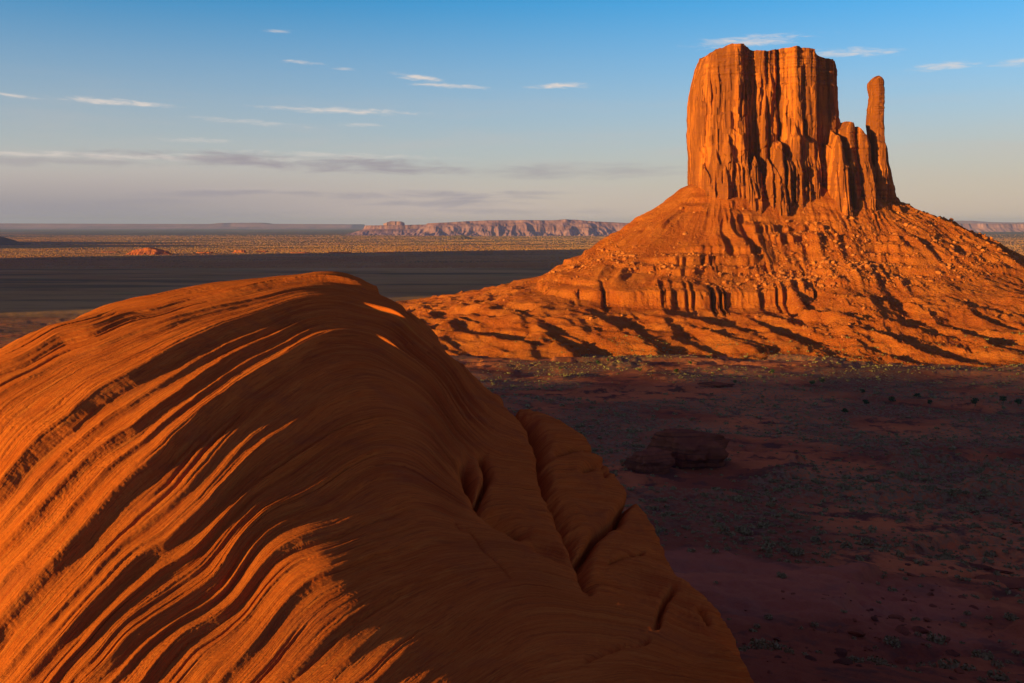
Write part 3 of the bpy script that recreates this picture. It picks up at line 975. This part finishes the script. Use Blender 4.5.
# ------------------------------------------------------------------ mesas and hills
def mesa(name, x0, x1, y0, hd, zb, ztop, mat, label, cat='mesa', seed=1, skirt=1.0, gully=1.0, cap=.35, nx=400, ny=70, kind=None, group=None, rot=0.0):
    """table mountain: flat crest, cliff cap and gullied skirt, long axis across"""
    L = x1 - x0
    sk = skirt * hd
    xs = np.linspace(x0 - sk, x1 + sk, nx)
    ys = np.linspace(-hd - sk, hd + sk, ny)
    Xm, Ym = np.meshgrid(xs, ys, indexing='ij')
    kx, kz = np.array(ztop, float).T
    zt = np.interp(Xm, kx, kz)
    qx = np.clip(Xm, x0 + hd * .3, x1 - hd * .3)
    d = np.hypot(Xm - qx, Ym) - hd * .3
    wl = hd
    d = d + .16 * hd * fbm(Xm / (.8 * wl), Ym / (.8 * wl), 4, seed) * gully
    d = d + .20 * sk * gully * (ridged(Xm / (.42 * wl), Ym / (1.2 * wl), 3, seed + 5) - .6) * sstep(.1, .6, d / sk)
    q = np.clip(d / sk, 0, 1.0)
    prof = np.interp(q, [0, .1, .14, .5, .8, 1.0], [1, 1, 1 - cap, .42 * (1 - cap / 2), .1, -.05])
    zz = zb + (zt - zb) * prof + (ztop[0][1] - zb) * .02 * fbm(Xm / 90, Ym / 90, 3, seed + 9)
    c, s_ = math.cos(rot), math.sin(rot)
    cx = (x0 + x1) / 2
    Xr = cx + (Xm - cx) * c - Ym * s_
    Yr = y0 + (Xm - cx) * s_ + Ym * c
    V = np.stack([Xr, Yr, zz], -1).reshape(-1, 3)
    o = mesh_obj(name, V, grid_faces(nx, ny)[:, ::-1], mat)
    return tag(o, label, cat, group, kind)


def wx(px, y):
    return (px - 512) / F * y


Yp = 11500
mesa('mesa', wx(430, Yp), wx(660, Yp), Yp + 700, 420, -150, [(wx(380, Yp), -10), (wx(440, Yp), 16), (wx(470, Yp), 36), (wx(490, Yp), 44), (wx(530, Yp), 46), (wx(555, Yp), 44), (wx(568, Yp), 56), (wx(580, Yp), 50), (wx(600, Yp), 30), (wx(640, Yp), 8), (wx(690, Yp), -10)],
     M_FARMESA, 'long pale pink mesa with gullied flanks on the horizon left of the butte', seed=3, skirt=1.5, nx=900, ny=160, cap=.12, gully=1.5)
mesa('mesa', wx(350, Yp), wx(425, Yp), Yp + 1500, 300, -150, [(wx(350, Yp), -20), (wx(425, Yp), -6)],
     M_FARMESA, 'low pink ridge running left from the long mesa under the small knob', seed=13, skirt=1.4, nx=300, ny=80)
mesa('mesa', wx(366, Yp), wx(388, Yp), Yp + 1650, 110, -100, [(wx(366, Yp), 8), (wx(373, Yp), 36), (wx(385, Yp), 34), (wx(390, Yp), 10)],
     M_FARMESA, 'tiny square knob butte rising from the low pink ridge on the horizon', 'butte', seed=17, skirt=.8, nx=160, ny=80, cap=.5)
Yb = 33000
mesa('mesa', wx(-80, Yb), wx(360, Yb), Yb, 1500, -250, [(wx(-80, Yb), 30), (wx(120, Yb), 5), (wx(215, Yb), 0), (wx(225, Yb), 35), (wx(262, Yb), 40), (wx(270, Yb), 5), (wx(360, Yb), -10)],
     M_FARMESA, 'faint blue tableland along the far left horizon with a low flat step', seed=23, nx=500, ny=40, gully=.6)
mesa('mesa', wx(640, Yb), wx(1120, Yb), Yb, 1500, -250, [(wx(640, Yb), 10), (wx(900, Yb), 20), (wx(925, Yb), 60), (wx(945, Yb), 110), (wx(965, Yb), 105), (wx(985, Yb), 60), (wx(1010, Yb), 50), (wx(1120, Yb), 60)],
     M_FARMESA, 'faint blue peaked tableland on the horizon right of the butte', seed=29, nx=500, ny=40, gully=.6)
Yc = 19000
mesa('mesa', wx(900, Yc), wx(1100, Yc), Yc, 500, -200, [(wx(900, Yc), -30), (wx(960, Yc), 10), (wx(1100, Yc), -5)],
     M_FARMESA, 'pale pink low cliff line on the far plain right of the butte', seed=31, nx=500, ny=60, skirt=.8)
mesa('mesa', wx(425, 9000), wx(470, 9000), 9000, 60, -140, [(wx(425, 9000), -125), (wx(462, 9000), -98), (wx(470, 9000), -125)],
     M_DARKMESA, 'tiny dark cone hill on the shaded plain before the pink mesa', 'hill', seed=37, skirt=2.0, nx=160, ny=60, cap=.1)
# dark plateau whose end slope enters the frame at the left edge
Yd = 6200
mesa('mesa', -5400, wx(-22, Yd), Yd, 420, -150, [(-6000, 70), (-3600, 10), (wx(0, Yd), -22), (wx(40, Yd), -70)],
     M_DARKMESA, 'dark plateau with stepped end slope entering at the left edge of the horizon', seed=41, skirt=1.1, nx=500, ny=90)
# red knob and low rock swells catching the light on the plain
mesa('red_hill', wx(136, 4100), wx(166, 4100), 4100, 60, -134, [(wx(136, 4100), -106), (wx(150, 4100), -96), (wx(166, 4100), -112)],
     M_REDHILL, 'low rounded red rock hill glowing on the sunlit plain at left', 'hill', seed=43, skirt=1.3, nx=200, ny=70, cap=.2)
for i, (px, y, h, wpx) in enumerate(((205, 4300, 14, 14), (240, 4350, 20, 8), (262, 4400, 16, 9), (300, 4300, 13, 16), (340, 4250, 15, 20), (385, 4300, 13, 16), (110, 4400, 12, 14))):
    mesa('rock_swell', wx(px - wpx / 2, y), wx(px + wpx / 2, y), y, 32, -136, [(wx(px - wpx, y), -134 + h), (wx(px + wpx, y), -134 + h)],
         M_REDHILL, 'low red rock swell on the sunlit plain beyond the sandstone dome', 'rock swell', seed=50 + i, skirt=1.5, nx=110, ny=50, cap=.25, group='low red rock swells on the sunlit plain')
mesa('mesa', -5200, -3700, 4700, 260, -140, [(-5200, 120), (-3500, 90)], M_DARKMESA, kind='structure', label='unseen long mesa added beyond the left edge to shade the plain', seed=79, skirt=.9, nx=260, ny=80)  # out of view, added so its shadow darkens a strip of the plain
# neighbouring mesas out of frame to the left and behind, whose shade lies on the valley
mesa('mesa', -2100, -930, -500, 340, -60, [(-2100, 66), (-800, 64)], M_DARKMESA, kind='structure', label='broad mesa behind the viewpoint', seed=61, skirt=.9, nx=260, ny=80)
mesa('mesa', -3900, -900, 1650, 220, -125, [(-3900, 185), (-900, 175)], M_DARKMESA, kind='structure', label='long mesa left of the valley', seed=71, skirt=.9, nx=320, ny=80, rot=R(90))


# ------------------------------------------------------------------ loose rocks
def ico(sub=2):
    import bmesh
    bm = bmesh.new()
    bmesh.ops.create_icosphere(bm, subdivisions=sub, radius=1.0)
    V = np.array([v.co[:] for v in bm.verts])
    Fc = np.array([[v.index for v in f.verts] for f in bm.faces])
    bm.free()
    return V, Fc


ICO_V, ICO_F = ico(2)
ICO1_V, ICO1_F = ico(1)


def rock_verts(seed, V=ICO_V, flat=.75, cut=7):
    r = np.random.default_rng(seed)
    P = V.copy()
    for k in range(cut):                         # facets: planes cut off the ball
        n = r.normal(size=3)
        n /= np.linalg.norm(n)
        h = r.uniform(.38, .7)
        ex = np.maximum(P @ n - h, 0)
        P = P - ex[:, None] * n * .95
    P = P * (1 + .12 * pn(P[:, 0] * 2.3 + seed, P[:, 1] * 2.3 + P[:, 2] * 1.7, seed % 50))[:, None]
    return P * np.array([1, r.uniform(.7, 1), flat])


def rock_mesh(name, seed, mat, flat=.75):
    o = mesh_obj(name, rock_verts(seed, flat=flat), ICO_F, mat, smooth=False)
    me = o.data
    bpy.data.objects.remove(o)
    return me


B_MESH = [rock_mesh('boulder', 500 + i, M_BOULDER, .8) for i in range(6)]
cand = []
while len(cand) < 12000:
    px = rng.uniform(440, 1024)
    d = rng.choice([rng.uniform(100, 150), rng.uniform(20, 150), rng.uniform(60, 260)])
    a = rng.uniform(-np.pi, np.pi)
    x, y = BC[0] + rng.uniform(-SEG, SEG), 0
    side = rng.uniform()
    if side < .4:
        x, y = BC[0] + rng.uniform(-SEG, SEG), BC[1] - RAD - d
    elif side < .7:
        a = rng.uniform(-np.pi / 2, .15)
        x, y = BC[0] + SEG + math.cos(a) * (RAD + d), BC[1] + math.sin(a) * (RAD + d)
    else:
        a = rng.uniform(np.pi - .15, np.pi * 1.5)
        x, y = BC[0] - SEG + math.cos(a) * (RAD + d), BC[1] + math.sin(a) * (RAD + d)
    if 140 < d < 152 or (d < 98 and 512 + F * x / y < 770 and rng.uniform() < .8) or (d > 155 and rng.uniform() < .75):
        continue
    cand.append((x, y, min(2.8, .36 * (1 - rng.uniform()) ** -.52)))
cand = np.array(cand)
cz_ = talus_z(cand[:, 0], cand[:, 1])
order = np.argsort(-cand[:, 2])
for k, i in enumerate(order[:290]):
    x, y, sz = cand[i]
    o = bpy.data.objects.new('boulder', B_MESH[k % 6])
    o.location = (x, y, cz_[i] + sz * .05)
    o.rotation_euler = (rng.uniform(-.4, .4), rng.uniform(-.4, .4), rng.uniform(0, 6.3))
    o.scale = (sz, sz, sz)
    COL.objects.link(o)
    tag(o, 'angular orange boulder lying on the talus slope below the butte tower', 'boulder', 'boulders on the talus slope of the butte')


def merged(name, proto, faces, xs, ys, zs, sizes, mat, smooth=False, squash=None):
    nV = len(proto[0])
    Vs, Fs = [], []
    for k in range(len(xs)):
        P = proto[k % len(proto)]
        a = rng.uniform(0, 6.3)
        c, s_ = math.cos(a), math.sin(a)
        Q = np.stack([P[:, 0] * c - P[:, 1] * s_, P[:, 0] * s_ + P[:, 1] * c, P[:, 2]], -1) * sizes[k]
        Vs.append(Q + np.array([xs[k], ys[k], zs[k]]))
        Fs.append(faces[k % len(faces)] + k * nV)
    return mesh_obj(name, np.concatenate(Vs), np.concatenate(Fs), mat, smooth=smooth)


rest = order[290:]
pr = [rock_verts(700 + i, ICO1_V) for i in range(8)]
ru = merged('rubble', pr, [ICO1_F], cand[rest, 0], cand[rest, 1], cz_[rest] + .1, cand[rest, 2], M_BOULDER)
tag(ru, kind='stuff')


# layered outcrop standing on the valley floor
def outcrop(name, x, y, sx, sy, sz, seed, label, mat=M_OUTCROP, lean=.0):
    r = np.random.default_rng(seed)
    V, Fc = ico(5)
    P = V.copy()
    for k in range(9):
        n = r.normal(size=3)
        n[2] *= .35
        n /= np.linalg.norm(n)
        ex = np.maximum(P @ n - r.uniform(.5, .8), 0)
        P -= ex[:, None] * n * .92
    zt = P[:, 2] * sz
    lay = .03 * terrace(pn(zt / 1.3, P[:, 0] * 1.6 + seed, seed) * 3, 1.0, .7) + .16 * terrace(fbm(P[:, 0] * 2.6, P[:, 1] * 2.6 + P[:, 2], 2, seed + 9) * 2, .6, .85)
    und = -.10 * np.exp(-((P[:, 2] + .05) / .18) ** 2)
    crk = -.12 * np.exp(-(pn(np.arctan2(P[:, 1], P[:, 0]) * 3.2, P[:, 2] * .8, seed + 3) / .06) ** 2)
    f = 1 + lay + und + crk + .16 * fbm(P[:, 0] * 2 + seed, P[:, 1] * 2 + P[:, 2] * 2, 4, seed + 5)
    P[:, :2] *= f[:, None]
    P[:, 2] = np.minimum(P[:, 2], .72 + .1 * pn(P[:, 0] * 2, P[:, 1] * 2, seed + 7))
    P[:, 0] += lean * P[:, 2]
    P *= np.array([sx, sy, sz])
    z0 = float(ground_z(np.array([x]), np.array([y]))[0])
    o = mesh_obj(name, P, Fc, mat, smooth=True)
    o.location = (x, y, z0)
    return tag(o, label, 'rock outcrop')


outcrop('rock_outcrop', wx(685, 335), 335, 15.5, 9, 14.5, 1, 'dark layered rock outcrop with an undercut right end on the shaded floor', lean=.12)
outcrop('rock_outcrop', wx(652, 322), 322, 9, 8, 7.5, 2, 'lower dark ledge of rock leaning against the left end of the undercut outcrop')
outcrop('rock_outcrop', wx(712, 570), 570, 12, 8, 2.4, 4, 'flat low rock ledge on the shaded floor between outcrop and butte')
outcrop('rock_outcrop', wx(1000, 195), 195, 9, 6, 2.6, 5, 'jagged dark rock ledge at the right edge of the valley floor')
outcrop('rock_outcrop', wx(975, 212), 212, 7, 5, 1.9, 6, 'small dark rock ledge left of the jagged ledge at right')
S_MESH = [rock_mesh('loose_stone', 900 + i, M_OUTCROP, .38) for i in range(5)]
k = 0
for i in range(230):
    if i < 170:
        px, py = rng.normal(905, 62), rng.normal(618, 26)
    elif i < 205:
        px, py = rng.normal(985, 22), rng.normal(520, 14)
    else:
        px, py = rng.normal(800, 40), rng.normal(655, 14)
    if not (700 < px < 1030 and 470 < py < 690):
        continue
    y = float(np.interp(-py, -qs, rs))
    x = wx(px, y)
    sz = min(1.5, .26 * (1 - rng.uniform()) ** -.55)
    o = bpy.data.objects.new('loose_stone', S_MESH[k % 5])
    o.location = (x, y, float(ground_z(np.array([x]), np.array([y]))[0]) + .12 * sz)
    o.rotation_euler = (rng.uniform(-.3, .3), rng.uniform(-.3, .3), rng.uniform(0, 6.3))
    o.scale = (sz, sz, sz)
    COL.objects.link(o)
    tag(o, 'flat dark rock slab lying loose on the shaded valley floor at lower right', 'rock', 'rock slabs scattered on the valley floor')
    k += 1


# ------------------------------------------------------------------ desert plants
def tuft(seed, n, h=.8, spread=1.0, leaf=.28):
    r = np.random.default_rng(seed)
    V, Fc = [], []
    for i in range(n):
        a = r.uniform(0, 6.283)
        ph = r.uniform(.1, 1.0)
        rad = spread * (r.uniform(.25, 1) ** .6)
        c = np.array([math.cos(a) * rad * math.cos(ph * .9), math.sin(a) * rad * math.cos(ph * .9), h * rad * math.sin(ph * 1.45)])
        u = r.normal(size=3)
        u /= np.linalg.norm(u)
        v = np.cross(u, r.normal(size=3))
        v /= np.linalg.norm(v)
        l = leaf * r.uniform(.6, 1.3)
        V += [c - u * l - v * l * .4, c + u * l - v * l * .3, c + u * l * .5 + v * l * .7, c - u * l * .7 + v * l * .6]
        Fc.append((4 * i, 4 * i + 1, 4 * i + 2, 4 * i + 3))
    return np.array(V), np.array(Fc)


sage = []
for i in range(6):
    V, Fc = tuft(1000 + i, 90, .8, 1.0, .2)
    o = mesh_obj('sagebrush', V, Fc, M_SAGE, smooth=False)
    sage.append(o.data)
    bpy.data.objects.remove(o)
pts = []
while len(pts) < 9000:
    n = 4000
    px = rng.uniform(480, 1050, n)
    py = 352 + (rng.uniform(0, 1, n) ** 1.25) * 300
    y = np.interp(-py, -qs, rs)
    x = wx(px, y)
    _, wsh, veg, _d = ground_attrs(x, y)
    d = butte_d(x, y)
    keep = (rng.uniform(0, 1, n) < (.08 + .92 * veg) * (1 - .95 * wsh)) & (d > 235)
    for j in np.where(keep)[0]:
        pts.append((x[j], y[j], min(1.5, .42 * (1 - rng.uniform()) ** -.33)))
pts = np.array(pts[:9000])
pz = ground_z(pts[:, 0], pts[:, 1])
tz_ = talus_z(pts[:, 0], pts[:, 1])
pz = np.where(butte_d(pts[:, 0], pts[:, 1]) < 400, np.maximum(pz, tz_), pz)
big = np.argsort(-pts[:, 2] / pts[:, 1])
for k, i in enumerate(big[:290]):
    o = bpy.data.objects.new('sagebrush', sage[k % 6])
    o.location = (pts[i, 0], pts[i, 1], pz[i] - .05)
    o.rotation_euler = (0, 0, rng.uniform(0, 6.3))
    o.scale = (pts[i, 2],) * 3
    COL.objects.link(o)
    tag(o, 'grey green sagebrush bush growing on the shaded red valley floor', 'bush', 'sagebrush bushes on the valley floor')
rest = big[290:]
pr, pf = zip(*[tuft(1100 + i, 22, .75, .9, .38) for i in range(6)])
sc = merged('scrub', list(pr), list(pf), pts[rest, 0], pts[rest, 1], pz[rest] - .05, pts[rest, 2], M_SAGE)
tag(sc, kind='stuff')


# straw-coloured brush all over the open plain, upright enough to catch the low sun
import bmesh
_bm = bmesh.new()
bmesh.ops.create_icosphere(_bm, subdivisions=1, radius=1.0)
BV = np.array([v.co[:] for v in _bm.verts])
BF = np.array([[v.index for v in f.verts] for f in _bm.faces])
_bm.free()
nb = 160000
bpx = np.where(rng.uniform(0, 1, nb) < .88, rng.uniform(-15, 665, nb), rng.uniform(925, 1040, nb))
bpy_ = rng.uniform(235.2, 268, nb)
by = np.interp(-bpy_, -qs, rs)
bx = wx(bpx, by)
keep = rng.uniform(0, 1, nb) < .06 + .94 * sstep(-.2, .18, fbm(bx / 2200, by / 300, 4, 99)) * (.3 + .7 * sstep(-.2, .2, fbm(bx / 160, by / 500, 3, 98)))
bx, by = bx[keep], by[keep]
nb = len(bx)
bh = rng.uniform(.9, 2.4, nb) * (by / 5000) ** .5
bw = bh * rng.uniform(1.2, 2.6, nb)
V = BV[None] * np.stack([bw, bw, bh], -1)[:, None, :] * (1 + .3 * rng.uniform(-1, 1, (nb, len(BV), 1)))
V = V + np.stack([bx, by, ground_z(bx, by) + .25 * bh], -1)[:, None, :]
Fc = (BF[None] + (np.arange(nb) * len(BV))[:, None, None]).reshape(-1, 3)
br = mesh_obj('brush', V.reshape(-1, 3), Fc, M_BRUSH, smooth=False)
tag(br, kind='stuff')


def juniper(px, py, h, label):
    y = float(np.interp(-py, -qs, rs))
    x = wx(px, y)
    z = float(max(ground_z(np.array([x]), np.array([y]))[0], talus_z(np.array([x]), np.array([y]))[0] if butte_d(np.array([x]), np.array([y]))[0] < 400 else -999))
    root = empty('juniper_tree', (x, y, z))
    tag(root, label, 'tree', 'junipers on the valley floor')
    sd = int(px * 7 + py)
    r = np.random.default_rng(sd)
    V, Fc = [], []
    # clumps round several limb ends
    nb = 0
    for c in range(9):
        a = r.uniform(0, 6.28)
        cc = np.array([math.cos(a) * .33 * h * r.uniform(.2, 1), math.sin(a) * .33 * h * r.uniform(.2, 1), h * r.uniform(.3, .82)])
        v, f = tuft(sd + c, 60, .85, .26 * h, .055 * h)
        v = v * np.array([1, 1, 1.1]) + cc - np.array([0, 0, .08 * h])
        V.append(v)
        Fc.append(f + nb)
        nb += len(v)
    mesh_obj('crown', np.concatenate(V), np.concatenate(Fc), M_JUNIPER, root, smooth=False)
    n = 8
    rows = []
    for k in range(5):
        t = k / 4
        aa = np.linspace(0, 2 * np.pi, n, endpoint=False)
        rad = h * .06 * (1 - .6 * t)
        rows.append(np.stack([np.cos(aa) * rad + .04 * h * math.sin(t * 3), np.sin(aa) * rad, np.full(n, t * h * .6 - .1)], -1))
    mesh_obj('trunk', np.array(rows).reshape(-1, 3), grid_faces(5, n, True), M_BARK, root)


for px, py, h in ((598, 365, 3.4), (608, 362, 2.6), (676, 374, 3.8), (690, 368, 3.0), (772, 376, 3.4), (812, 384, 4.0), (822, 381, 3.4), (863, 391, 3.2), (892, 398, 3.6), (917, 396, 3.8), (930, 399, 3.2),
                  (975, 402, 4.4), (1003, 400, 4.2), (1018, 402, 4.6), (866, 404, 3.2), (845, 412, 3.4), (980, 372, 3.0), (735, 384, 2.8), (640, 372, 2.6), (560, 368, 2.6)):
    juniper(px, py, h, 'dark green juniper tree standing on the valley floor before the butte foot')

# ------------------------------------------------------------------ the air
def haze():
    x0, x1, y0, y1, z0, z1 = -45000, 45000, -9000, 62000, -420, 260
    V = np.array([(x, y, z) for z in (z0, z1) for y in (y0, y1) for x in (x0, x1)], float)
    Fc = np.array([(0, 2, 3, 1), (4, 5, 7, 6), (0, 1, 5, 4), (2, 6, 7, 3), (0, 4, 6, 2), (1, 3, 7, 5)])
    m = bpy.data.materials.new('haze_air')
    m.use_nodes = True
    t = NT(m.node_tree)
    out = t.node('ShaderNodeOutputMaterial')
    v = t.node('ShaderNodeVolumePrincipled')
    v.inputs['Color'].default_value = (0.42, 0.46, 1.0, 1)
    v.inputs['Density'].default_value = 2.0e-5
    v.inputs['Anisotropy'].default_value = 0.0
    t.link(v.outputs[0], out.inputs['Volume'])
    o = mesh_obj('haze', V, Fc, m, smooth=False)
    tag(o, kind='stuff')


haze()
